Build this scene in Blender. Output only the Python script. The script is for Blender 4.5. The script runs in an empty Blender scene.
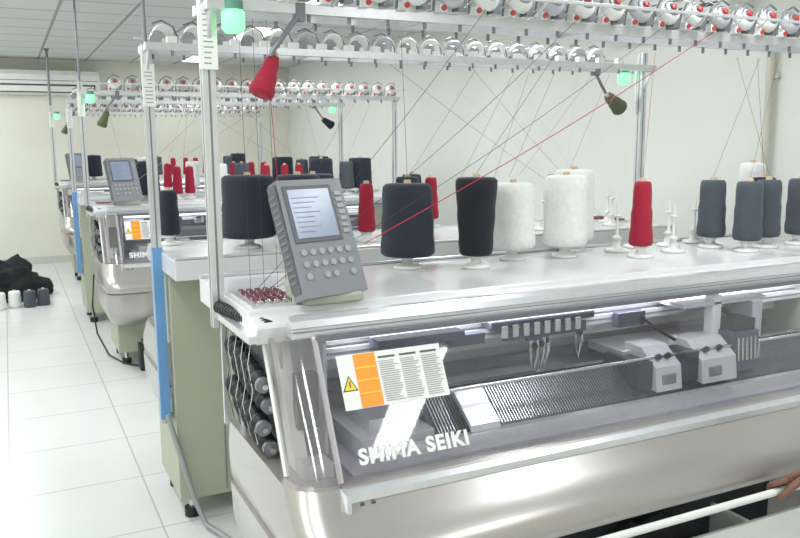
import bpy, bmesh, math, random
from mathutils import Vector, Matrix, noise
random.seed(4)
pi=math.pi
col=bpy.context.scene.collection
try:
    bpy.context.scene.view_settings.view_transform='Standard'
except Exception: pass

# ------------------------------------------------------------ materials
MATS={}
def mat(name,c,rough=.5,metal=0.0,var=.04,nscale=6.0,emit=0,bump=0,bscale=200,trans=None,coat=0):
    m=bpy.data.materials.new(name); m.use_nodes=True; nt=m.node_tree; N=nt.nodes; L=nt.links
    b=N['Principled BSDF']; b.inputs['Roughness'].default_value=rough; b.inputs['Metallic'].default_value=metal
    b.inputs['Coat Weight'].default_value=coat
    tc=N.new('ShaderNodeTexCoord'); no=N.new('ShaderNodeTexNoise'); no.inputs['Scale'].default_value=nscale
    L.new(tc.outputs['Object'],no.inputs['Vector'])
    r=N.new('ShaderNodeValToRGB'); L.new(no.outputs['Fac'],r.inputs['Fac'])
    a=[max(0,x*(1-var)) for x in c]; d=[min(1,x*(1+var)) for x in c]
    r.color_ramp.elements[0].color=(*a,1); r.color_ramp.elements[1].color=(*d,1)
    r.color_ramp.elements[0].position=.3; r.color_ramp.elements[1].position=.7
    L.new(r.outputs['Color'],b.inputs['Base Color'])
    if emit:
        b.inputs['Emission Color'].default_value=(*c,1); b.inputs['Emission Strength'].default_value=emit
    if bump:
        n2=N.new('ShaderNodeTexNoise'); n2.inputs['Scale'].default_value=bscale; L.new(tc.outputs['Object'],n2.inputs['Vector'])
        bp=N.new('ShaderNodeBump'); bp.inputs['Strength'].default_value=bump; bp.inputs['Distance'].default_value=.002
        L.new(n2.outputs['Fac'],bp.inputs['Height']); L.new(bp.outputs['Normal'],b.inputs['Normal'])
    MATS[name]=m; return m
def yarnmat(name,c):
    m=mat(name,c,.9,0,.05,60); nt=m.node_tree; N=nt.nodes; L=nt.links; b=N['Principled BSDF']
    tc=N['Texture Coordinate']; w=N.new('ShaderNodeTexWave'); w.wave_type='BANDS'; w.bands_direction='Z'
    mp=N.new('ShaderNodeMapping'); mp.inputs['Rotation'].default_value=(.25,.2,0)
    w.inputs['Scale'].default_value=60; w.inputs['Distortion'].default_value=1.0
    L.new(tc.outputs['Object'],mp.inputs[0]); L.new(mp.outputs[0],w.inputs['Vector'])
    bp=N.new('ShaderNodeBump'); bp.inputs['Strength'].default_value=.3; bp.inputs['Distance'].default_value=.0015
    L.new(w.outputs['Fac'],bp.inputs['Height']); L.new(bp.outputs['Normal'],b.inputs['Normal'])
    b.inputs['Sheen Weight'].default_value=.1
    return m
def clearmat(name,tint,gloss,rough=.05,dens=0.0,dcol=(.5,.5,.5)):
    m=bpy.data.materials.new(name); m.use_nodes=True; nt=m.node_tree; N=nt.nodes; L=nt.links; N.clear()
    o=N.new('ShaderNodeOutputMaterial'); t=N.new('ShaderNodeBsdfTransparent'); t.inputs[0].default_value=(*tint,1)
    g=N.new('ShaderNodeBsdfGlossy'); g.inputs['Roughness'].default_value=rough
    d=N.new('ShaderNodeBsdfDiffuse'); d.inputs[0].default_value=(*dcol,1)
    fr=N.new('ShaderNodeLayerWeight'); fr.inputs[0].default_value=.5
    pw=N.new('ShaderNodeMath'); pw.operation='POWER'; pw.inputs[1].default_value=3.5; L.new(fr.outputs['Facing'],pw.inputs[0])
    ma=N.new('ShaderNodeMath'); ma.operation='MULTIPLY_ADD'; ma.inputs[1].default_value=.8; ma.inputs[2].default_value=gloss
    L.new(pw.outputs[0],ma.inputs[0]); ma.use_clamp=True
    no=N.new('ShaderNodeTexNoise'); no.inputs['Scale'].default_value=2.5
    tc=N.new('ShaderNodeTexCoord'); L.new(tc.outputs['Object'],no.inputs['Vector'])
    m2=N.new('ShaderNodeMath'); m2.operation='MULTIPLY'; m2.inputs[1].default_value=dens*2; L.new(no.outputs['Fac'],m2.inputs[0])
    mx=N.new('ShaderNodeMixShader'); L.new(m2.outputs[0],mx.inputs[0]); L.new(t.outputs[0],mx.inputs[1]); L.new(d.outputs[0],mx.inputs[2])
    mx2=N.new('ShaderNodeMixShader'); L.new(ma.outputs[0],mx2.inputs[0]); L.new(mx.outputs[0],mx2.inputs[1]); L.new(g.outputs[0],mx2.inputs[2])
    L.new(mx2.outputs[0],o.inputs[0]); MATS[name]=m; return m
def tilemat(name,c,line,size,ms,rough,bump=.2,var=.03,ox=0,oy=0):
    m=bpy.data.materials.new(name); m.use_nodes=True; nt=m.node_tree; N=nt.nodes; L=nt.links
    b=N['Principled BSDF']; b.inputs['Roughness'].default_value=rough
    tc=N.new('ShaderNodeTexCoord'); mp=N.new('ShaderNodeMapping'); mp.inputs['Location'].default_value=(ox,oy,0)
    br=N.new('ShaderNodeTexBrick'); br.offset=0; br.inputs['Scale'].default_value=1
    br.inputs['Brick Width'].default_value=size; br.inputs['Row Height'].default_value=size
    br.inputs['Mortar Size'].default_value=ms; br.inputs['Mortar Smooth'].default_value=.1
    br.inputs['Color1'].default_value=(*c,1); br.inputs['Color2'].default_value=(*[x*(1-var) for x in c],1)
    br.inputs['Mortar'].default_value=(*line,1)
    L.new(tc.outputs['Object'],mp.inputs[0]); L.new(mp.outputs[0],br.inputs['Vector'])
    no=N.new('ShaderNodeTexNoise'); no.inputs['Scale'].default_value=1.3; no.inputs['Detail'].default_value=4
    L.new(tc.outputs['Object'],no.inputs['Vector'])
    mx=N.new('ShaderNodeMix'); mx.data_type='RGBA'; mx.blend_type='MULTIPLY'; mx.inputs[0].default_value=.12
    L.new(br.outputs['Color'],mx.inputs[6]); L.new(no.outputs['Fac'],mx.inputs[7]); L.new(mx.outputs[2],b.inputs['Base Color'])
    bp=N.new('ShaderNodeBump'); bp.inputs['Strength'].default_value=bump; bp.inputs['Distance'].default_value=.002; bp.invert=True
    L.new(br.outputs['Fac'],bp.inputs['Height']); L.new(bp.outputs['Normal'],b.inputs['Normal'])
    MATS[name]=m; return m

tilemat('floor_tile',(.74,.76,.75),(.50,.51,.51),.6,.0045,.22,.15,ox=.1,oy=.2)
tilemat('ceiling_tile',(.68,.71,.71),(.33,.34,.34),.6,.014,.8,.3,ox=.1)
mat('wall_paint',(.76,.75,.66),.8,0,.03,1.5,bump=.1)
mat('wall_paint_side',(.79,.80,.76),.8,0,.03,1.5,bump=.1)
mat('skirting',(.6,.6,.56),.5)
mat('deck_white',(.70,.70,.71),.22,0,.02,3,coat=.3)
mat('white_plastic',(.80,.80,.78),.35)
mat('alu',(.70,.71,.73),.28,.6,.03,40)
mat('alu_dark',(.22,.23,.25),.4,.5)
mat('steel',(.6,.61,.63),.22,.9,.05,30)
mat('dark_steel',(.035,.04,.05),.35,.5,.1,30)
mat('bracket_blue',(.08,.095,.14),.4,.3,.1,30)
mat('carriage_gray',(.52,.52,.55),.4)
mat('black_rubber',(.012,.012,.014),.45)
mat('body_beige',(.47,.445,.425),.28,.6,.03,2,coat=.2)
mat('cabinet_green',(.42,.44,.34),.5,0,.03,2)
mat('interior',(.62,.61,.67),.5)
mat('interior_floor',(.34,.33,.37),.35)
mat('panel_gray',(.24,.25,.27),.45)
mat('panel_side',(.12,.125,.14),.5)
mat('screen_lcd',(.28,.33,.44),.2,0,.05,20,emit=.04)
mat('screen_line',(.17,.20,.33),.3)
mat('button',(.36,.37,.38),.4)
mat('sticker_white',(.85,.85,.83),.4)
mat('sticker_orange',(.90,.34,.03),.4)
mat('sticker_yellow',(.92,.68,.05),.4)
mat('ink',(.10,.10,.10),.5); mat('print_gray',(.34,.34,.34),.5)
mat('tape_blue',(.15,.33,.62),.4)
mat('red_plastic',(.50,.05,.05),.4)
mat('maroon',(.22,.04,.07),.5)
mat('lamp_green',(.22,.92,.36),.3,emit=1.3)
mat('lamp_base',(.12,.3,.24),.3)
mat('hose_gray',(.33,.36,.36),.5)
mat('cardboard',(.55,.42,.28),.8)
mat('fixture',(1,1,1),.4,emit=3.5)
mat('added_fill_glow',(1,1,1),.4,emit=1.5)  # glow for the strip added to brighten the machine interior
mat('cloth_black',(.012,.012,.014),.95,bump=.6,bscale=40)
mat('cloth_gray',(.06,.065,.075),.95,bump=.6,bscale=60)
mat('pipe_beige',(.62,.60,.50),.5)
mat('thread_dark',(.05,.05,.06),.8); mat('thread_red',(.50,.02,.06),.8); mat('thread_white',(.75,.75,.72),.8)
mat('ac_white',(.88,.88,.86),.4)
mat('skin',(.20,.10,.065),.55,0,.08,20,bump=.15,bscale=300)
mat('shirt',(.30,.36,.45),.85,bump=.2); mat('trousers',(.04,.045,.06),.85,bump=.2); mat('hair',(.01,.009,.008),.6); mat('eye_white',(.8,.8,.78),.2)
for n,c in dict(navy=(.018,.023,.040),black=(.010,.011,.018),white=(.80,.80,.78),red=(.36,.012,.038),gray=(.070,.086,.104),olive=(.10,.12,.06)).items():
    yarnmat('yarn_'+n,c)
clearmat('window_clear',(.93,.92,.95),.07,.03,.045,(.78,.76,.82))
clearmat('smoky',(.80,.77,.80),.12,.08,.20,(.58,.54,.56))

# ------------------------------------------------------------ mesh builder
class MB:
    def __init__(s): s.v=[];s.f=[];s.m=[];s.sm=[];s.names=[]
    def mi(s,n):
        if n not in s.names: s.names.append(n)
        return s.names.index(n)
    def add(s,vs,fs,m,smooth=False,M=None):
        o=len(s.v); k=s.mi(m)
        for v in vs:
            v=Vector(v)
            if M is not None: v=M@v
            s.v.append(v)
        for f in fs: s.f.append([i+o for i in f]); s.m.append(k); s.sm.append(smooth)
    def box(s,x0,x1,y0,y1,z0,z1,m,M=None):
        vs=[(x,y,z) for x in(x0,x1) for y in(y0,y1) for z in(z0,z1)]
        s.add(vs,[(0,1,3,2),(4,6,7,5),(0,4,5,1),(2,3,7,6),(0,2,6,4),(1,5,7,3)],m,False,M)
    def prism(s,prof,x0,x1,m,M=None,smooth=False):
        n=len(prof); vs=[(x0,y,z) for y,z in prof]+[(x1,y,z) for y,z in prof]
        fs=[(i,(i+1)%n,n+(i+1)%n,n+i) for i in range(n)]
        s.add(vs,fs+[tuple(range(n)),tuple(range(n,2*n))],m,smooth,M)
    def loft(s,loops,m,smooth=True,caps=True,M=None,closed=True):
        n=len(loops[0]); vs=[p for l in loops for p in l]; fs=[]
        for k in range(len(loops)-1):
            for i in range(n if closed else n-1):
                j=(i+1)%n; fs.append((k*n+i,k*n+j,(k+1)*n+j,(k+1)*n+i))
        s.add(vs,fs,m,smooth,M)
        if caps:
            s.add(loops[0],[tuple(range(n))],m,False,M); s.add(loops[-1],[tuple(range(n))],m,False,M)
    def lathe(s,prof,org,m,n=20,M=None,smooth=True):
        org=Vector(org); loops=[]
        for r,z in prof: loops.append([org+Vector((r*math.cos(2*pi*i/n),r*math.sin(2*pi*i/n),z)) if M is None else org+M@Vector((r*math.cos(2*pi*i/n),r*math.sin(2*pi*i/n),z)) for i in range(n)])
        s.loft(loops,m,smooth)
    def cyl(s,p0,p1,r,m,n=10,r1=None,smooth=True):
        p0=Vector(p0);p1=Vector(p1); d=p1-p0; q=d.to_track_quat('Z','Y').to_matrix(); L=d.length
        s.lathe([(r,0),(r if r1 is None else r1,L)],p0,m,n,q,smooth)
    def tube(s,pts,r,m,n=6):
        pts=[Vector(p) for p in pts]; loops=[]
        for i,p in enumerate(pts):
            d=(pts[min(i+1,len(pts)-1)]-pts[max(i-1,0)]).normalized()
            a=d.cross(Vector((0.13,.31,.94))); 
            if a.length<.05: a=d.cross(Vector((1,0,0)))
            a.normalize(); b=d.cross(a)
            rr=r[i] if isinstance(r,(list,tuple)) else r
            loops.append([p+a*rr*math.cos(2*pi*k/n)+b*rr*math.sin(2*pi*k/n) for k in range(n)])
        s.loft(loops,m,True)
    def build(s,name,parent=None,off=(0,0,0),bevel=0,seg=2,sub=0):
        off=Vector(off); me=bpy.data.meshes.new(name); me.from_pydata([v-off for v in s.v],[],s.f)
        for n in s.names: me.materials.append(MATS[n])
        for p,k,sm in zip(me.polygons,s.m,s.sm): p.material_index=k; p.use_smooth=sm
        bm=bmesh.new(); bm.from_mesh(me); bmesh.ops.recalc_face_normals(bm,faces=bm.faces); bm.to_mesh(me); bm.free()
        o=bpy.data.objects.new(name,me); col.objects.link(o)
        if parent: o.parent=parent
        else: o.location=off
        if bevel:
            b=o.modifiers.new('bevel','BEVEL'); b.width=bevel; b.segments=seg; b.limit_method='ANGLE'; b.angle_limit=math.radians(50)
        if sub:
            b=o.modifiers.new('sub','SUBSURF'); b.levels=sub; b.render_levels=sub
        return o
def empty(name,loc=(0,0,0),rz=0):
    e=bpy.data.objects.new(name,None); e.location=loc; e.rotation_euler=(0,0,rz); e.empty_display_size=.1; col.objects.link(e); return e
def rrect(x0,x1,y0,y1,r,z,k=5):
    pts=[]
    for cx,cy,a0 in((x0+r,y0+r,pi),(x1-r,y0+r,1.5*pi),(x1-r,y1-.01,0),(x0+r,y1-.01,.5*pi)):
        rr=r if cy==y0+r else .01
        ccx=(x0+rr) if cx==x0+r else (x1-rr)
        ccy=cy if rr==r else y1-rr
        for i in range(k+1):
            a=a0+i/k*pi/2; pts.append((ccx+rr*math.cos(a),ccy+rr*math.sin(a),z))
    return pts

# ------------------------------------------------------------ room
RX0,RX1,RY0,RY1,H=-2.4,4.05,-2.2,12.2,2.80
def slab(name,x0,x1,y0,y1,z0,z1,m):
    b=MB(); b.box(x0,x1,y0,y1,z0,z1,m); return b.build(name)
slab('floor',RX0,RX1,RY0,RY1,-.1,0,'floor_tile')
slab('ceiling',RX0,RX1,RY0,RY1,H,H+.1,'ceiling_tile')
slab('wall_back',RX0-.15,RX1+.15,RY1,RY1+.15,-.1,H+.1,'wall_paint')
slab('wall_front',RX0-.15,RX1+.15,RY0-.15,RY0,-.1,H+.1,'wall_paint')
slab('wall_left',RX0-.15,RX0,RY0,RY1,-.1,H+.1,'wall_paint')
slab('wall_right',RX1,RX1+.15,RY0,RY1,-.1,H+.1,'wall_paint_side')
slab('baseboard_back',RX0,RX1,RY1-.015,RY1,0,.1,'skirting')
slab('baseboard_right',RX1-.015,RX1,RY0,RY1-.015,0,.1,'skirting')
slab('baseboard_left',RX0,RX0+.015,RY0,RY1-.015,0,.1,'skirting')
for x in(-1.7,-.3,2.4):
    for y in(-.8,1.5,3.8,6.1,8.4,10.7):
        b=MB(); b.box(x-.16,x+.16,y-.62,y+.62,H-.045,H,'white_plastic'); b.box(x-.14,x+.14,y-.6,y+.6,H-.05,H-.046,'fixture')
        b.build('ceiling_light')
        l=bpy.data.lights.new('tube','AREA'); l.shape='RECTANGLE'; l.size=.28; l.size_y=1.2; l.energy=20 if x>0 else 17; l.color=(.94,.985,1.0)
        o=bpy.data.objects.new('fluorescent_tube_light',l); o.location=(x,y,H-.06); col.objects.link(o)

# ------------------------------------------------------------ knitting machine (designed at O)
O=(1.86,2.38,0)
SL=(.205/.395)
def wy(z): return 1.755+(z-.77)*SL
parts=[]
def P(b,name,bevel=0): parts.append((b,name,bevel))
YR=.062
b=MB()
b.prism([(2.10,1.2),(2.70,1.2),(2.70,1.12),(2.02,1.12),(2.012,1.165),(2.02,1.178),(2.09,1.184)],.56,3.16,'deck_white')
b.box(.56,3.16,2.685,2.70,1.2,1.212,'alu')
P(b,'deck',.004)
b=MB()
b.prism([(1.895+YR,1.14),(1.893+YR,1.155),(1.900+YR,1.157),(1.902+YR,1.165),(1.897+YR,1.168),(1.905+YR,1.186),(1.93+YR,1.194),(1.953+YR,1.194),(1.953+YR,1.14)],.64,3.15,'alu')
b.box(.70,3.1,1.885+YR,1.893+YR,1.128,1.142,'alu_dark')
b.box(.64,3.15,1.8915+YR,1.894+YR,1.157,1.160,'alu_dark')
b.prism([(1.722,.742),(1.720,.757),(1.728,.760),(1.728,.768),(1.722,.771),(1.727,.788),(1.745,.797),(1.765,.797),(1.765,.742)],.695,3.1,'alu')
b.prism([(1.712,.725),(1.708,.738),(1.765,.742),(1.765,.725)],.695,3.1,'white_plastic')
b.box(.70,3.1,1.7265,1.729,.760,.768,'alu_dark')
b.box(.685,.697,1.705,1.77,.722,.80,'alu')
for xx in(.73,.76):
    b.cyl((xx,1.72,.765),(xx,1.716,.765),.006,'ink',8)
P(b,'aluminium_rails',.002)
b=MB()
b.add([(.70,wy(.79),.79),(3.1,wy(.79),.79),(3.1,wy(1.15),1.15),(.70,wy(1.15),1.15)],[(0,1,2,3)],'window_clear')
P(b,'window_cover')
b=MB()
loops=[]
for z in(.80,.9,1.0,1.07,1.14):
    y=wy(z); L=[]
    for k in range(9):
        a=k/8*pi/2; L.append((.70-.11*math.sin(a),y+.09*(1-math.cos(a)),z))
    L.append((.590,y+.11,z))
    loops.append(L)
b.loft(loops,'smoky',True,False,closed=False)
P(b,'end_cover')
b=MB()
b.box(.73,.74,1.97,2.3,.8,1.12,'interior')
b.box(.625,.632,2.02,2.36,.8,1.12,'panel_gray')
b.box(.60,.63,2.34,2.37,.8,1.12,'alu'); 
b.cyl((.70,wy(.8)+.012,.8),(.70,wy(1.14)+.012,1.14),.008,'white_plastic')
b.cyl((.590,wy(.8)+.115,.8),(.590,wy(1.14)+.115,1.14),.007,'white_plastic')
b.prism([(2.06,1.13),(2.10,1.13),(1.96,.8),(1.90,.8)],.62,.66,'white_plastic')
b.box(.62,.70,1.83,1.90,.8,.84,'alu'); b.box(.64,.70,1.93,1.97,.9,1.05,'dark_steel')
P(b,'end_frame',.003)
b=MB()
lv=[(.80,1.755,.565),(.765,1.72,.562),(.73,1.675,.56),(.69,1.625,.56),(.65,1.600,.562),(.615,1.598,.566),(.60,1.62,.575)]
b.loft([rrect(xi,3.72-xi,y,2.38,.10,z) for z,y,xi in lv],'body_beige')
for x0,x1 in((.56,.92),(2.80,3.16)):
    lv=[(.602,1.605,0),(.5,1.60,.004),(.42,1.64,.02),(.36,1.72,.05),(.33,1.82,.09)]
    b.loft([rrect(x0+d,x1-d,y,2.38-d,.10,z) for z,y,d in lv],'body_beige')
P(b,'lower_body')
b=MB()
b.box(.66,1.0,1.95,2.44,.10,.8,'cabinet_green'); b.box(2.74,3.14,1.97,2.44,.10,1.118,'cabinet_green')
b.box(2.93,2.936,2.438,2.443,.12,1.1,'alu_dark')
b.box(1.0,2.74,2.30,2.42,.45,1.118,'cabinet_green')
b.box(.74,1.0,2.30,2.44,.8,1.118,'cabinet_green')
b.box(1.0,2.74,2.1,2.3,.2,.5,'cabinet_green')
for x in(.72,.94,2.80,3.08):
    for y in(2.02,2.38):
        b.cyl((x,y,0),(x,y,.04),.035,'black_rubber',12); b.cyl((x,y,.03),(x,y,.12),.015,'steel',8)
P(b,'base_cabinet',.006)
b=MB()
b.box(1.0,2.74,1.83,1.85,.28,.60,'white_plastic')
b.box(1.0,2.74,1.64,1.655,.05,.46,'white_plastic'); b.box(1.0,2.74,1.655,2.05,.05,.07,'white_plastic')
for x in(1.0,2.02,2.725): b.box(x,x+.015,1.655,1.83,.05,.46,'white_plastic')
b.box(1.3,2.3,1.80,1.822,.2,.6,'cloth_gray')
loops=[]
for i in range(25):
    x=1.42+.55*i/24; L=[]
    for k in range(9):
        q=k/8; e=max(0,math.sin(pi*i/24))**.5
        L.append((x,1.665+.13*q,.30+(.21+.05*noise.noise(Vector((x*14,q*4,0))))*e*math.sin(pi*(.12+.76*q))+.01*noise.noise(Vector((x*40,q*9,3)))))
    loops.append(L)
b.loft(loops,'cloth_black',True,False,closed=False)
P(b,'fabric_outlet',.003)
b=MB()
b.cyl((.98,1.545,.605),(3.0,1.545,.605),.011,'white_plastic',12)
for x in(1.02,2.28,2.95): b.cyl((x,1.545,.605),(x,1.63,.655),.007,'steel')
P(b,'start_bar')
# interior
b=MB()
b.box(.74,3.08,2.25,2.27,.8,1.118,'interior')
b.box(.74,3.08,1.80,2.25,.797,.808,'interior_floor')
b.prism([(1.86,.81),(2.0,.925),(2.015,.915),(1.90,.81)],1.02,3.0,'dark_steel')
b.prism([(1.90,.81),(2.012,.905),(2.02,.905),(2.2,.81)],1.02,3.0,'dark_steel')
b.prism([(2.03,.92),(2.045,.925),(2.2,.82),(2.18,.81)],1.02,3.0,'steel')
b.box(.85,3.0,1.835,1.86,.808,.840,'alu')
b.box(.80,1.02,1.88,2.2,.808,.86,'carriage_gray'); b.box(.84,.98,1.92,2.1,.86,.90,'alu')
for k in range(196):
    x=1.04+k*.01; b.prism([(1.885,.836),(1.99,.922),(1.99,.9245),(1.885,.8385)],x,x+.002,'steel')
for y,z in((2.06,1.045),(2.09,1.06),(2.12,1.045),(2.15,1.06)):
    b.box(.75,3.06,y,y+.010,z,z+.03,'alu'); b.box(.75,3.06,y-.001,y,z+.012,z+.018,'alu_dark')
b.box(.75,3.06,2.18,2.22,.98,1.01,'white_plastic')
b.box(.75,3.06,2.21,2.245,.90,.93,'alu_dark')
b.box(.75,3.06,2.235,2.248,1.03,1.06,'bracket_blue')
b.cyl((.80,1.90,.955),(3.05,1.90,.955),.006,'steel',8)
P(b,'needle_bed')
b=MB()
b.box(.76,3.06,2.03,2.05,1.105,1.118,'added_fill_glow')  # glowing strip added under the deck to brighten the space behind the window
P(b,'added_fill_strip')
b=MB()
def feeder(x,y,s,light):
    m='white_plastic' if light else 'steel'
    b.box(x-.03*s,x+.03*s,y-.006,y+.006,1.03,1.08,'bracket_blue')
    for sx in(-1,1): b.prism([(y-.004,1.04),(y+.004,1.04),(y+.004,.97),(y-.004,.97)],x+sx*.013-.005,x+sx*.013+.005,m)
    b.cyl((x-.013,y,.975),(x,y,.925),.006,m,6,.002); b.cyl((x+.013,y,.975),(x,y,.925),.006,m,6,.002)
    b.cyl((x,y-.01,1.01),(x,y+.01,1.01),.010,'dark_steel',10)
for x,y,l in((.96,1.99,1),(.995,2.01,1),(1.04,1.99,1),(1.10,2.05,1),(1.46,2.03,0),(1.50,2.05,0),(1.54,2.08,1),(1.70,2.11,0)):
    feeder(x,y,1,l)
b.box(.90,1.18,1.985,2.05,1.075,1.10,'bracket_blue')
P(b,'yarn_feeders',.001)
b=MB()
b.box(1.30,1.70,2.03,2.17,1.078,1.10,'bracket_blue'); b.box(1.34,1.66,2.02,2.035,1.04,1.075,'bracket_blue')
for k in range(8): b.box(1.33+k*.04,1.352+k*.04,2.013,2.021,1.05,1.09,'alu')
b.box(1.15,1.28,2.03,2.05,1.04,1.075,'bracket_blue'); b.box(1.80,1.92,2.03,2.06,1.03,1.08,'bracket_blue')
b.box(1.78,2.30,1.98,2.16,.935,.965,'alu')
b.prism([(1.86,.85),(1.87,.93),(1.94,.985),(2.02,.985),(2.02,.93),(1.93,.86)],1.82,1.93,'carriage_gray')
b.prism([(1.86,.85),(1.87,.93),(1.94,.985),(2.02,.985),(2.02,.93),(1.93,.86)],2.02,2.18,'carriage_gray')
b.box(1.93,2.02,1.88,2.0,.86,.96,'dark_steel'); b.box(1.76,1.82,1.88,2.05,.86,.95,'dark_steel')
b.box(2.19,2.31,1.89,2.02,.86,1.0,'bracket_blue'); b.box(2.20,2.30,1.90,1.98,1.0,1.04,'dark_steel')
for x in(1.85,1.89,2.06,2.12): b.cyl((x,1.90,.952),(x,1.885,.962),.010,'dark_steel',10)
for x in(1.845,2.05): b.box(x,x+.06,1.8615,1.868,.87,.905,'alu_dark')
for k in range(5): b.cyl((2.21+k*.02,1.885,.90),(2.21+k*.02,1.89,.98),.005,'steel',8)
b.box(2.16,2.20,1.96,2.0,.98,1.12,'white_plastic'); b.box(2.33,2.38,1.94,2.1,.85,1.09,'carriage_gray'); b.box(2.02,2.42,1.96,2.12,1.085,1.10,'carriage_gray')
b.tube([(2.2,2.0,1.08),(2.3,1.97,1.02),(2.36,1.93,.95)],.008,'black_rubber',8); b.tube([(1.9,2.03,1.06),(1.94,2.0,1.02),(2.0,1.97,.98)],.006,'black_rubber',8)
b.prism([(1.845,.84),(1.85,.86),(1.96,.94),(1.975,.93)],1.12,1.22,'alu')
P(b,'carriage',.004)
th=math.atan2(1,SL)
WM=Matrix.Translation((0,1.755,.77))@Matrix.Rotation(th,4,'X')
b=MB()
def st(x0,x1,v0,v1,m,h=.001): b.box(x0-.03,x1-.03,v0+.012,v1+.012,h,h+.0012,m,WM)
st(.775,1.085,.203,.350,'sticker_white')
st(.822,.885,.205,.348,'sticker_orange',.0025)
for q in(.240,.275,.309): st(.824,.883,q,q+.003,'sticker_yellow',.0036)
b.add([(.747,.264,.0026),(.791,.264,.0026),(.769,.306,.0026)],[(0,1,2)],'ink',False,WM)
b.add([(.752,.267,.0034),(.786,.267,.0034),(.769,.300,.0034)],[(0,1,2)],'sticker_yellow',False,WM)
st(.7975,.8005,.262,.278,'ink',.004)
for k in range(3):
    x0=.893+k*.064; st(x0,x0+.05,.330,.335,'ink',.0028)
for r in range(19):
    y=.322-r*.0060
    for k in range(3):
        x0=.893+k*.064; st(x0,x0+.040+random.random()*.019,y-.0016,y,'print_gray',.0028)
P(b,'warning_sticker')
b=MB()
def ribbed(p0,p1,r,n,m):
    p0=Vector(p0);p1=Vector(p1);d=p1-p0;q=d.to_track_quat('Z','Y').to_matrix();L=d.length;pr=[(.002,0)]
    for k in range(n):
        z=L*k/n; pr+= [(r*.62,z),(r,z+.2*L/n),(r,z+.6*L/n),(r*.62,z+.8*L/n)]
    pr.append((.002,L)); b.lathe(pr,p0,m,14,q)
ribbed((.543,2.36,1.165),(.60,2.02,1.165),.019,18,'black_rubber')
for x,z,r in((.575,1.045,.027),(.59,.985,.027),(.572,.925,.027),(.59,.865,.027)):
    ribbed((x,2.34,z+.01),(x,2.03,z-.035),r,7,'black_rubber'); b.cyl((x,2.03,z-.035),(x,2.015,z-.036),r*.8,'alu_dark',14); b.cyl((x,2.015,z-.036),(x,2.0,z-.037),.008,'steel',8)
for k in range(8):
    y=2.32-k*.036; b.tube([(.562,y,1.14),(.548,y,1.06),(.551,y-.03,.99),(.545,y-.01,.93),(.56,y-.03,.84)],.0012,'thread_white' if k%2 else 'thread_dark',4)
b.box(.545,.555,2.345,2.36,.8,1.13,'alu')
b.box(.58,.72,2.12,2.36,1.2,1.207,'alu')
for k in range(11):
    y=2.135+k*.02
    for x in(.60,.625,.65,.675,.70): b.box(x,x+.014,y,y+.010,1.207,1.216,'maroon' if (k%3) else 'steel')
b.box(.535,.56,2.0,2.38,1.13,1.15,'alu')
P(b,'end_yarn_rollers')
CM=Matrix.Translation((.812,2.07,1.228))@Matrix.Rotation(math.radians(15),4,'Z')@Matrix.Rotation(math.radians(-23),4,'X')@Matrix.Diagonal((.9,1,.96,1))
b=MB()
lo=[[(x,y,z) for x,z in((-.125,.0),(.125,.0),(.128,.36),(-.118,.36))] for y in(0,.045)]
b.loft(lo,'panel_gray',False,True,CM)
b.box(-.115,.115,.045,.065,.03,.33,'panel_side',CM)
b.box(-.128,-.124,.003,.042,.02,.35,'panel_side',CM)
for k in range(14): b.box(-.131,-.127,.006,.038,.05+k*.02,.058+k*.02,'alu_dark',CM)
b.box(-.104,.078,-.004,.002,.165,.340,'panel_side',CM)
b.box(-.092,.066,-.006,-.002,.177,.328,'screen_lcd',CM)
for k in range(8): b.box(-.083,-.083+.05+.06*random.random(),-.0068,-.0058,.195+k*.015,.198+k*.015,'screen_line',CM)
for k in range(7):
    b.box(.088,.112,-.004,.001,.185+k*.020,.197+k*.020,'button',CM)
for r in range(3):
    for k in range(6):
        if r==2 and k in(1,4): continue
        c=CM@Vector((-.085+k*.034,-.001,.135-r*.036)); d=CM.to_3x3()@Vector((0,-.004,0)); b.cyl(c,c+d,.0095,'button',12)
P(b,'control_panel',.004)
b=MB()
b.box(.70,.80,2.12,2.20,1.12,1.26,'cabinet_green'); b.cyl((.745,2.16,1.2),(.75,2.16,1.33),.028,'cabinet_green',14)
b.box(.72,.90,2.08,2.17,1.2,1.228,'cabinet_green')
P(b,'panel_arm',.008)
b=MB()
def post(x,z0,z1):
    b.box(x-.019,x+.019,2.361,2.399,z0,z1,'alu')
    for s in(-1,1):
        b.box(x-.003,x+.003,2.38+s*.019-.001,2.38+s*.019+.001,z0,z1,'alu_dark'); b.box(x+s*.019-.001,x+s*.019+.001,2.377,2.383,z0,z1,'alu_dark')
post(.545,1.1,2.12); post(3.175,.45,2.05)
b.box(3.154,3.196,2.359,2.401,.47,1.22,'tape_blue')
b.box(3.15,3.17,2.36,2.40,.5,.56,'alu'); b.box(3.15,3.17,2.36,2.40,1.14,1.19,'alu')
b.box(.555,.575,2.355,2.405,1.12,1.19,'alu')
for y in(2.30,2.46): b.box(.53,3.19,y-.014,y+.014,2.02,2.05,'alu')
for x in(.545,1.2,1.86,2.5,3.175): b.box(x-.012,x+.012,2.30,2.46,2.022,2.046,'alu')
for x in(.545,3.175): b.prism([(2.30,2.02),(2.46,2.02),(2.40,1.93),(2.36,1.93)],x-.004,x+.004,'alu')
b.box(.53,3.19,2.18,2.19,2.09,2.10,'alu')
for x in(.9,1.6,2.3,3.0): b.tube([(x,2.30,2.045),(x,2.24,2.06),(x,2.185,2.095)],.005,'alu',6)
b.box(.520,.570,2.350,2.3605,1.86,2.04,'sticker_white'); 
for k in range(10): b.box(.53,.53+.02+.012*random.random(),2.3493,2.3502,1.875+k*.015,1.879+k*.015,'print_gray')
b.box(3.150,3.200,2.4,2.41,1.80,1.97,'sticker_white')
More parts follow.
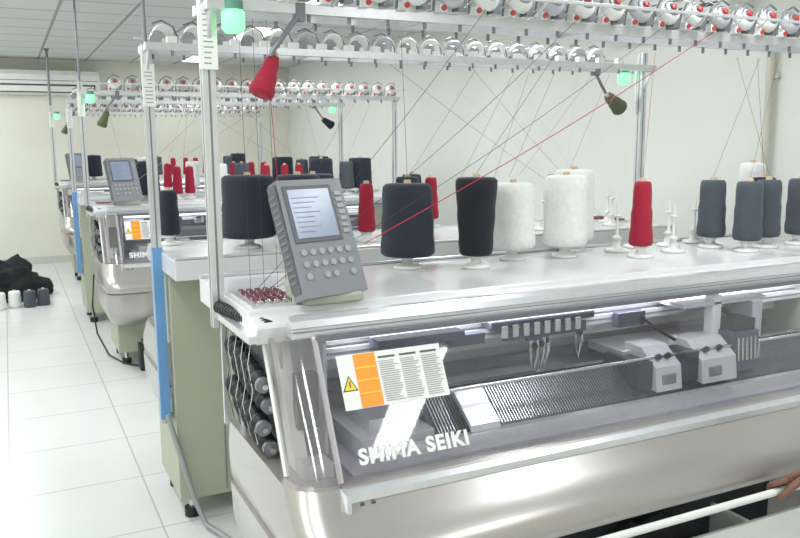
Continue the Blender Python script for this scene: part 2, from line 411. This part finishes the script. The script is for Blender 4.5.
for k in range(9): b.box(3.16,3.16+.02+.012*random.random(),2.4099,2.4108,1.815+k*.015,1.819+k*.015,'print_gray')
P(b,'creel_rack',.002)
b=MB()
ty=Matrix.Rotation(math.radians(62),3,'X')
for k in range(19):
    x=.78+k*.128
    b.box(x-.012,x+.012,2.285,2.315,2.05,2.085,'white_plastic')
    b.lathe([(.002,.034),(.022,.032),(.040,.020),(.047,.0),(.045,-.010),(.002,-.012)],(x,2.27,2.105),'carriage_gray' if k%3==1 else 'white_plastic',18,ty)
    b.lathe([(.016,.0335),(.030,.029),(.031,.025)],(x,2.27,2.105),'alu_dark',14,ty)
    b.lathe([(.002,.044),(.011,.042),(.013,.034)],(x,2.27,2.105),'red_plastic',10,ty)
    b.tube([(x-.055,2.285,2.055),(x-.06,2.27,2.10),(x-.045,2.26,2.14),(x,2.255,2.165),(x+.04,2.26,2.15)],.0045,'alu_dark',6)
    b.lathe([(.03,0),(.032,.006),(.03,.012)],(x+.03,2.31,2.085),'steel',14,ty)
    b.box(x-.045,x-.02,2.26,2.30,2.05,2.075,'white_plastic'); b.cyl((x-.032,2.255,2.062),(x-.032,2.27,2.062),.009,'red_plastic',8)
    b.box(x+.015,x+.045,2.25,2.29,2.055,2.085,'alu_dark')
    b.tube([(x,2.25,2.12),(x+.01,2.20,2.14),(x+.04,2.19,2.13),(x+.045,2.2,2.09),(x+.02,2.22,2.06)],.0018,'steel',5)
    b.cyl((x,2.46,2.02),(x,2.46,1.998),.006,'alu_dark',8); b.cyl((x+.05,2.30,2.02),(x+.05,2.30,2.0),.006,'alu_dark',8)
    b.box(x-.02,x+.02,2.445,2.475,2.05,2.075,'white_plastic')
P(b,'yarn_tensioners',.0015)
b=MB()
b.cyl((.605,2.30,2.02),(.605,2.30,2.045),.03,'lamp_base',16); b.lathe([(.028,.0),(.033,-.008),(.033,-.05),(.024,-.062),(.002,-.065)],(.605,2.30,2.02),'lamp_green',16)
P(b,'signal_lamp')
b=MB()
b.tube([(.80,2.30,2.03),(.79,2.29,2.01),(.745,2.28,1.955),(.71,2.28,1.91),(.705,2.28,1.895)],.008,'alu_dark',8)
b.box(.785,.815,2.285,2.315,2.0,2.05,'alu_dark')
P(b,'hanging_arm')

def cone_mesh(b,org,rb,rt,h,ym,M=None,core=.012):
    k=8; pr=[(rb*.55,.0),(rb*.9,.002),(rb,.012)]
    for i in range(1,k): pr.append((rb+(rt-rb)*i/k+.0015*math.sin(i*2.1),.012+(h-.024)*i/k))
    pr+= [(rt,h-.012),(rt*.88,h-.002),(core*1.3,h)]
    b.lathe(pr,org,ym,28,M)
    b.lathe([(core*1.3,h-.01),(core,h+.012),(core*.7,h+.012)],org,'cardboard',14,M)
built=None
def machine(oy,rot,conecol,dx=0):
    global built
    e=empty('knitting_machine',(O[0]+dx,oy,0),pi if rot else 0)
    if built is None:
        built=[]
        for b,n,bv in parts: built.append(b.build(n,e,O,bv))
        tc=bpy.data.curves.new('lettering','FONT'); tc.body='SHIMA SEIKI'; tc.size=.055; tc.offset=.0022; tc.extrude=.0008; tc.space_character=1.13
        tc.materials.append(MATS['sticker_white']); to=bpy.data.objects.new('lettering',tc); col.objects.link(to); to.parent=e
        to.matrix_local=Matrix.Translation((-O[0],-O[1],0))@WM@Matrix.Translation((.755,.075,.002)); built.append(to)
    else:
        for s in built:
            if rot and s.name.startswith(('control_panel','panel_arm')): continue
            o=s.copy(); o.name=s.name; o.parent=e; col.objects.link(o)
    l=bpy.data.lights.new('added_fill_light','AREA'); l.shape='RECTANGLE'; l.size=2.2; l.size_y=.02; l.energy=2.2; l.color=(.93,.93,1)  # area light added with the strip to lift the dark interior
    lo=bpy.data.objects.new('added_fill_light',l); col.objects.link(lo); lo.parent=e; lo.location=(1.9-O[0],2.04-O[1],1.10); lo.rotation_euler=(math.radians(12),0,0)
    b=MB()
    if rot:
        R=Matrix.Rotation(math.radians(58),3,'Y')@Matrix.Rotation(math.radians(-8),3,'X')
        cone_mesh(b,Vector((.60,2.28,1.825)),.046,.026,.135,'yarn_'+conecol,R,.008)
    else:
        R=Matrix.Rotation(math.radians(24),3,'Y')@Matrix.Rotation(math.radians(-8),3,'X')
        cone_mesh(b,Vector((.670,2.28,1.785)),.038,.019,.125,'yarn_'+conecol,R,.008)
    b.build('hanging_yarn_cone',e,O)
    return e
machine(2.38,0,'red'); machine(3.46,1,'olive'); machine(6.6,0,'olive'); machine(7.9,1,'navy'); machine(10.85,0,'olive')

# ------------------------------------------------------------ yarn cones
conecache={}
def yarn_cone(x,y,rb,rt,h,c,z=1.2,stand=True):
    key=(rb,rt,h,c,stand)
    if key in conecache:
        o=conecache[key].copy(); col.objects.link(o); o.location=(x,y,z); o.name='yarn_cone'; return o
    b=MB(); z0=.0
    if stand:
        b.lathe([(.002,0),(.05,0),(.052,.006),(.048,.012),(.022,.018),(.018,.030),(.026,.038),(.030,.045),(.002,.046)],(0,0,0),'white_plastic',20); z0=.046
    cone_mesh(b,Vector((0,0,z0)),rb,rt,h,'yarn_'+c)
    o=b.build('yarn_cone'); o.location=(x,y,z); conecache[key]=o; return o
def cone_stand(x,y,z=1.2):
    b=MB(); b.lathe([(.002,0),(.048,0),(.05,.006),(.045,.012),(.018,.018),(.014,.05),(.022,.055),(.014,.062),(.006,.07),(.005,.19),(.003,.2)],(0,0,0),'white_plastic',18)
    b.lathe([(.004,.14),(.018,.145),(.018,.15),(.004,.152)],(0,0,0),'white_plastic',14)
    o=b.build('cone_stand'); o.location=(x,y,z)
T=[(1.28,2.56,.098,.088,.26,'navy'),(1.50,2.45,.060,.075,.28,'black'),(1.73,2.56,.088,.080,.25,'white'),(1.95,2.52,.085,.080,.275,'white'),(2.09,2.65,.085,.08,.29,'white'),
   (2.20,2.37,.046,.032,.25,'red'),(2.66,2.45,.058,.05,.24,'gray'),(2.69,2.29,.056,.050,.24,'gray'),(2.86,2.34,.056,.05,.24,'gray'),(3.02,2.50,.06,.052,.24,'black'),(3.10,2.63,.06,.055,.30,'white'),(3.06,2.34,.055,.05,.24,'gray')]
for t in T: yarn_cone(*t)
for x,y in((2.23,2.54),(2.38,2.60),(2.54,2.57),(2.72,2.60),(2.42,2.42)): cone_stand(x,y)
for t in[(.93,3.40,.115,.11,.27,'navy'),(1.13,3.32,.10,.095,.27,'navy'),(1.30,3.6,.11,.10,.26,'navy'),(.64,3.68,.05,.04,.20,'navy'),(1.47,3.36,.042,.03,.22,'red'),(1.9,3.75,.06,.05,.24,'navy'),(2.02,3.76,.042,.03,.22,'red'),(2.8,3.7,.07,.06,.22,'black'),(1.75,3.5,.06,.055,.24,'navy')]: yarn_cone(*t)
for x,y in((2.3,3.3),(2.45,3.35),(2.6,3.3),(2.72,3.4),(2.9,3.35),(3.0,3.5)): cone_stand(x,y)
for oy in(6.6,7.9,10.85):
    for x,dy,c in((1.25,.1,'red'),(1.36,.15,'red'),(1.0,.1,'navy'),(1.6,.1,'white'),(2.0,.1,'red'),(2.17,.12,'red'),(2.3,.12,'red'),(2.5,.1,'navy'),(2.72,.05,'gray'),(2.88,.12,'navy'),(1.8,.15,'gray')):
        s=-1 if oy==7.9 else 1
        if c=='navy' : yarn_cone(x,oy+dy*s,.11,.10,.27,'navy')
        elif c=='red': yarn_cone(x,oy+dy*s,.042,.03,.22,'red')
        else: yarn_cone(x,oy+dy*s,.07,.06,.24,c)

# ------------------------------------------------------------ yarn threads
def threads(srcs,oy,s,seed):
    rnd=random.Random(seed); b=MB()
    def sag(p,q,r,m,k=5,d=.0):
        p=Vector(p);q=Vector(q); b.tube([p.lerp(q,i/k)-Vector((0,0,d*math.sin(pi*i/k))) for i in range(k+1)],r,m,4)
    for x,y,h,c in srcs:
        m={'red':'thread_red','white':'thread_white'}.get(c,'thread_dark')
        tx=x+rnd.uniform(-.15,.45)
        sag((x,y,1.26+h),(tx,oy+.08*s,1.99),.0007,m)
    return b,sag
b,sag=threads([(t[0],t[1],t[4],t[5]) for t in T],2.38,1,1)
for x,tx in((1.42,.60),(1.80,.63),(2.2,.64)):
    sag((x,2.25,2.08),(tx,2.20,1.22),.0008,'thread_dark',8,.03)
sag((2.45,2.28,2.06),(.92,2.12,1.36),.0014,'thread_red',8,.02)
sag((.70,2.28,1.78),(.72,2.24,1.22),.0011,'thread_red'); 
for x in(.62,.66,.70): sag((x,2.30,2.0),(x-.02,2.2,1.22),.0006,'thread_dark')
b.build('yarn_threads')
for oy,s,sd in((3.46,-1,5),(6.6,1,6),(7.9,-1,7)):
    rnd=random.Random(sd)
    src=[(rnd.uniform(.9,2.9),oy+s*rnd.uniform(-.1,.2),.22,rnd.choice(['navy','red','white','navy'])) for _ in range(6)]
    b,sag=threads(src,oy,s,sd)
    for k in range(4):
        x=1.86+s*(-.2+.24*k-.3); sag((x,oy-.12*s,2.06),(1.86-s*1.22,oy-.15*s,1.2),.0008,'thread_dark' if k%2 else 'thread_white',6,.02)
    b.build('yarn_threads')

# ------------------------------------------------------------ person standing at the machine, hand on the start bar
pe=empty('person',(2.715,1.0,0))
def skinned(name,verts,edges,radii,m,sub=2,root=0):
    me=bpy.data.meshes.new(name); me.from_pydata([Vector(v)-Vector((2.75,1.0,0)) for v in verts],edges,[]); me.materials.append(MATS[m])
    o=bpy.data.objects.new(name,me); col.objects.link(o); o.parent=pe
    s=o.modifiers.new('skin','SKIN'); s.use_smooth_shade=True
    if not me.skin_vertices: 
        bpy.context.view_layer.objects.active=o
    for i,r in enumerate(radii):
        r=r if isinstance(r,tuple) else (r,r)
        me.skin_vertices[0].data[i].radius=r
        me.skin_vertices[0].data[i].use_root=(i==root)
    u=o.modifiers.new('sub','SUBSURF'); u.levels=sub; u.render_levels=sub
    return o
skinned('shirt',[(2.75,.98,.92),(2.72,1.04,1.08),(2.69,1.11,1.24),(2.68,1.16,1.34),(2.52,1.20,1.27),(2.35,1.36,.97),(2.27,1.42,.87),(2.85,1.12,1.29),(2.93,1.08,1.03),(2.95,1.14,.93),(2.68,1.18,1.39)],
    [(0,1),(1,2),(2,3),(3,4),(4,5),(5,6),(3,7),(7,8),(8,9),(3,10)],[(.15,.11),(.145,.105),(.165,.12),(.13,.09),.065,.05,.043,.065,.05,.043,.06],'shirt')
skinned('trousers',[(2.75,.98,.92),(2.66,.98,.84),(2.65,1.02,.48),(2.65,.97,.10),(2.84,.98,.84),(2.86,1.01,.48),(2.86,.96,.10)],
    [(0,1),(1,2),(2,3),(0,4),(4,5),(5,6)],[(.14,.11),.095,.065,.055,.095,.065,.055],'trousers')
skinned('forearm',[(2.29,1.405,.90),(2.24,1.44,.82),(2.165,1.485,.705),(2.145,1.495,.685)],[(0,1),(1,2),(2,3)],[.036,.037,.024,.024],'skin')
skinned('forearm_rest',[(2.95,1.13,.95),(2.96,1.19,.82),(2.96,1.22,.72),(2.96,1.23,.63),(2.955,1.24,.56)],[(0,1),(1,2),(2,3),(3,4)],[.036,.034,.024,.033,.018],'skin')
skinned('neck',[(2.68,1.17,1.36),(2.68,1.21,1.46)],[(0,1)],[.055,.052],'skin')
fx=[2.104,2.082,2.060,2.039]; ln=[.85,.97,1.0,.93]
for i,x in enumerate(fx):
    k=ln[i]
    skinned('finger_%d'%(i+1),[(x+.022,1.520,.650),(x,1.545,.632),(x-.002,1.545+.024*k,.618),(x-.002,1.545+.022*k,.594),(x-.001,1.548,.584)],[(0,1),(1,2),(2,3),(3,4)],[.010,.0100,.0092,.0085,.007],'skin')
skinned('thumb',[(2.105,1.500,.655),(2.062,1.508,.632),(2.040,1.518,.606),(2.032,1.534,.590)],[(0,1),(1,2),(2,3)],[.014,.0125,.0105,.008],'skin')
for i in range(4):
    skinned('rest_finger_%d'%(i+1),[(2.955,1.21+.02*i,.58),(2.95,1.205+.021*i,.52),(2.94,1.205+.021*i,.495-.004*(i in(1,2)))],[(0,1),(1,2)],[.009,.0085,.007],'skin')
skinned('rest_thumb',[(2.95,1.25,.62),(2.94,1.285,.585),(2.935,1.29,.55)],[(0,1),(1,2)],[.012,.010,.008],'skin')
b=MB(); loops=[]
for c,w_,h_ in(((2.160,1.488,.698),.024,.019),((2.138,1.500,.680),.030,.018),((2.112,1.516,.662),.038,.016),((2.088,1.534,.644),.042,.013),((2.076,1.545,.634),.040,.009)):
    c=Vector(c); ax=Vector((.93,-.36,0)) if c.x>2.12 else Vector((1,-.1,0)); ax.normalize(); up=Vector((.35,.35,.87)).normalized()
    loops.append([c+ax*w_*math.cos(2*pi*k/12)+up*h_*math.sin(2*pi*k/12) for k in range(12)])
b.loft(loops,'skin'); b.build('palm',pe,(2.75,1.0,0),sub=1)
bm=bmesh.new(); bmesh.ops.create_uvsphere(bm,u_segments=32,v_segments=24,radius=1)
for v in bm.verts:
    n=v.co.copy(); x,y,z=n.x*.074,n.y*.095,n.z*.115
    if n.z<-.2: k=1+.35*(n.z+.2); x*=k; y=y*(1+.18*(n.z+.2))
    if n.y>0:
        d=math.exp(-((n.x/.16)**2+((n.z+.12)/.28)**2)); y+=.020*d
        d=math.exp(-(((abs(n.x)-.38)/.2)**2+((n.z-.06)/.13)**2)); y-=.008*d
        d=math.exp(-((n.x/.3)**2+((n.z+.5)/.09)**2)); y+=.006*d
    v.co=Vector((x,y,z))
me=bpy.data.meshes.new('head'); bm.to_mesh(me); bm.free(); me.materials.append(MATS['skin'])
for q in me.polygons: q.use_smooth=True
hd=bpy.data.objects.new('head',me); col.objects.link(hd); hd.parent=pe; hd.location=(-.07,.24,1.55); hd.rotation_euler=(math.radians(-18),0,math.radians(14))
b=MB()
b.lathe([(.079*math.cos(a),.12*math.sin(a)) for a in [pi*(.10+.4*i/8) for i in range(8)]]+[(.002,.121)],(0,-.008,.008),'hair',24,Matrix.Diagonal((1,1.22,1)))
b.lathe([(.002,-.02),(.05,-.05),(.078,0),(.078,.04)],(0,-.025,.0),'hair',20,Matrix.Diagonal((1,1.0,1)))
for s in(-1,1):
    b.lathe([(.001,-.010),(.008,-.006),(.010,0),(.008,.006),(.001,.010)],(s*.028,.082,.008),'eye_white',12); b.lathe([(.001,-.004),(.004,0),(.001,.004)],(s*.028,.0915,.008),'hair',10)
    b.lathe([(.001,-.026),(.012,-.012),(.014,.01),(.001,.028)],(s*.074,-.005,.0),'skin',12,Matrix.Diagonal((.5,1,1)))
    b.box(s*.028-.016,s*.028+.016,.086,.094,.026,.031,'hair')
b.box(-.022,.022,.083,.090,-.058,-.053,'maroon')
b.build('face_and_hair',hd)
for x in(2.65,2.86):
    b=MB(); loops=[]
    for z,k in((0,.92),(.02,1),(.05,.93),(.085,.6),(.11,.45)):
        loops.append([(x+.045*k*math.cos(a),(1.03 if z<.06 else .99)+(.135*k)*math.sin(a)*(1 if z<.06 else .7),z) for a in [2*pi*i/16 for i in range(16)]])
    b.loft(loops,'black_rubber'); b.build('shoe',pe,(2.75,1.0,0))

# ------------------------------------------------------------ room items
def ac(M,x0,x1):
    b=MB()
    b.prism([(-.002,2.32),(-.002,2.64),(-.20,2.64),(-.235,2.58),(-.235,2.46),(-.16,2.34)],x0,x1,'ac_white',M)
    b.box(x0+.03,x1-.03,-.240,-.234,2.50,2.508,'alu_dark',M)
    b.prism([(-.238,2.455),(-.172,2.350),(-.166,2.344),(-.232,2.447)],x0+.06,x1-.06,'panel_side',M)
    b.prism([(-.245,2.43),(-.20,2.36),(-.196,2.363),(-.241,2.433)],x0+.08,x1-.08,'ac_white',M)
    b.box(x0+.02,x1-.02,-.19,-.02,2.640,2.645,'alu_dark',M)
    b.build('air_conditioner',bevel=.006)
ac(Matrix.Translation((0,12.2,0)),-.12,1.25)
ac(Matrix.Translation((4.05,5.0,0))@Matrix.Rotation(-pi/2,4,'Z'),.35,1.5)
b=MB(); b.cyl((4.01,3.32,.0),(4.01,3.32,2.30),.022,'pipe_beige',12)
for z in(.6,1.3,2.0): b.box(4.02,4.048,3.28,3.36,z,z+.03,'pipe_beige')
b.build('wall_conduit')
b=MB(); b.tube([(4.035,3.1,H),(4.03,3.1,2.5),(4.03,3.08,2.3),(4.03,3.02,2.1),(4.03,2.9,1.95),(4.03,2.6,1.6)],.012,'black_rubber',8); b.build('wall_cable')
for x,y in((.545,3.46),(.545,6.6),(.545,10.85)):
    z=2.055 if y<4 else 2.125
    b=MB(); b.cyl((x,y,z),(x,y,H),.008 if y<10 else .015,'alu_dark',8); b.cyl((x,y,H-.02),(x,y,H),.03,'alu_dark',12); b.build('power_drop_cable')
bm=bmesh.new(); bmesh.ops.create_icosphere(bm,subdivisions=5,radius=1)
for v in bm.verts:
    n=v.co.normalized(); q=v.co*2.2
    d=1+.28*noise.noise(q)+.14*abs(noise.noise(q*2.3))+.06*noise.noise(q*6)
    v.co=Vector((n.x*.52*d,n.y*.36*d,max(-.0,n.z*.42*d)))
me=bpy.data.meshes.new('fabric_pile'); bm.to_mesh(me); bm.free(); me.materials.append(MATS['cloth_black'])
for p_ in me.polygons: p_.use_smooth=True
o=bpy.data.objects.new('fabric_pile',me); o.location=(-.22,9.6,0); col.objects.link(o)
for x,y,c in((-.02,9.0,'white'),(.12,8.95,'gray'),(.25,9.0,'gray'),(-.16,8.95,'white')): yarn_cone(x,y,.065,.055,.17,c,0,False)
b=MB(); b.tube([(.545,3.40,.5),(.56,3.38,.42),(.60,3.36,.25),(.63,3.33,.12),(.66,3.28,.03),(.70,3.20,.014),(.76,3.0,.014),(.85,2.8,.014)],.012,'hose_gray',8); b.build('air_hose')
b=MB(); b.tube([(.58,6.9,.6),(.55,6.85,.35),(.56,6.7,.15),(.62,6.5,.012),(.70,6.2,.01),(.85,6.0,.01)],.007,'black_rubber',8); b.build('floor_cable')
b=MB(); b.box(.78,.90,5.95,6.06,0,.2,'black_rubber'); b.box(.80,.88,5.97,6.04,.2,.23,'panel_side'); b.build('foot_pedal',bevel=.01)

w=bpy.data.worlds.new('world'); bpy.context.scene.world=w; w.use_nodes=True
w.node_tree.nodes['Background'].inputs[0].default_value=(.8,.85,.9,1); w.node_tree.nodes['Background'].inputs[1].default_value=.5
f=800.0
yaw=math.radians(26); p=math.radians(9.0); roll=math.radians(0.4)
F=Vector((math.sin(yaw)*math.cos(p),math.cos(yaw)*math.cos(p),-math.sin(p)))
R=Vector((math.cos(yaw),-math.sin(yaw),0)); U=R.cross(F)
R2=R*math.cos(roll)-U*math.sin(roll); U2=U*math.cos(roll)+R*math.sin(roll)
cd=bpy.data.cameras.new('camera'); cam=bpy.data.objects.new('camera',cd); col.objects.link(cam)
cam.matrix_world=Matrix(((R2.x,U2.x,-F.x,0),(R2.y,U2.y,-F.y,0),(R2.z,U2.z,-F.z,1.65),(0,0,0,1)))
cd.sensor_width=36; cd.lens=36*f/800; cd.clip_start=.05
bpy.context.scene.camera=cam
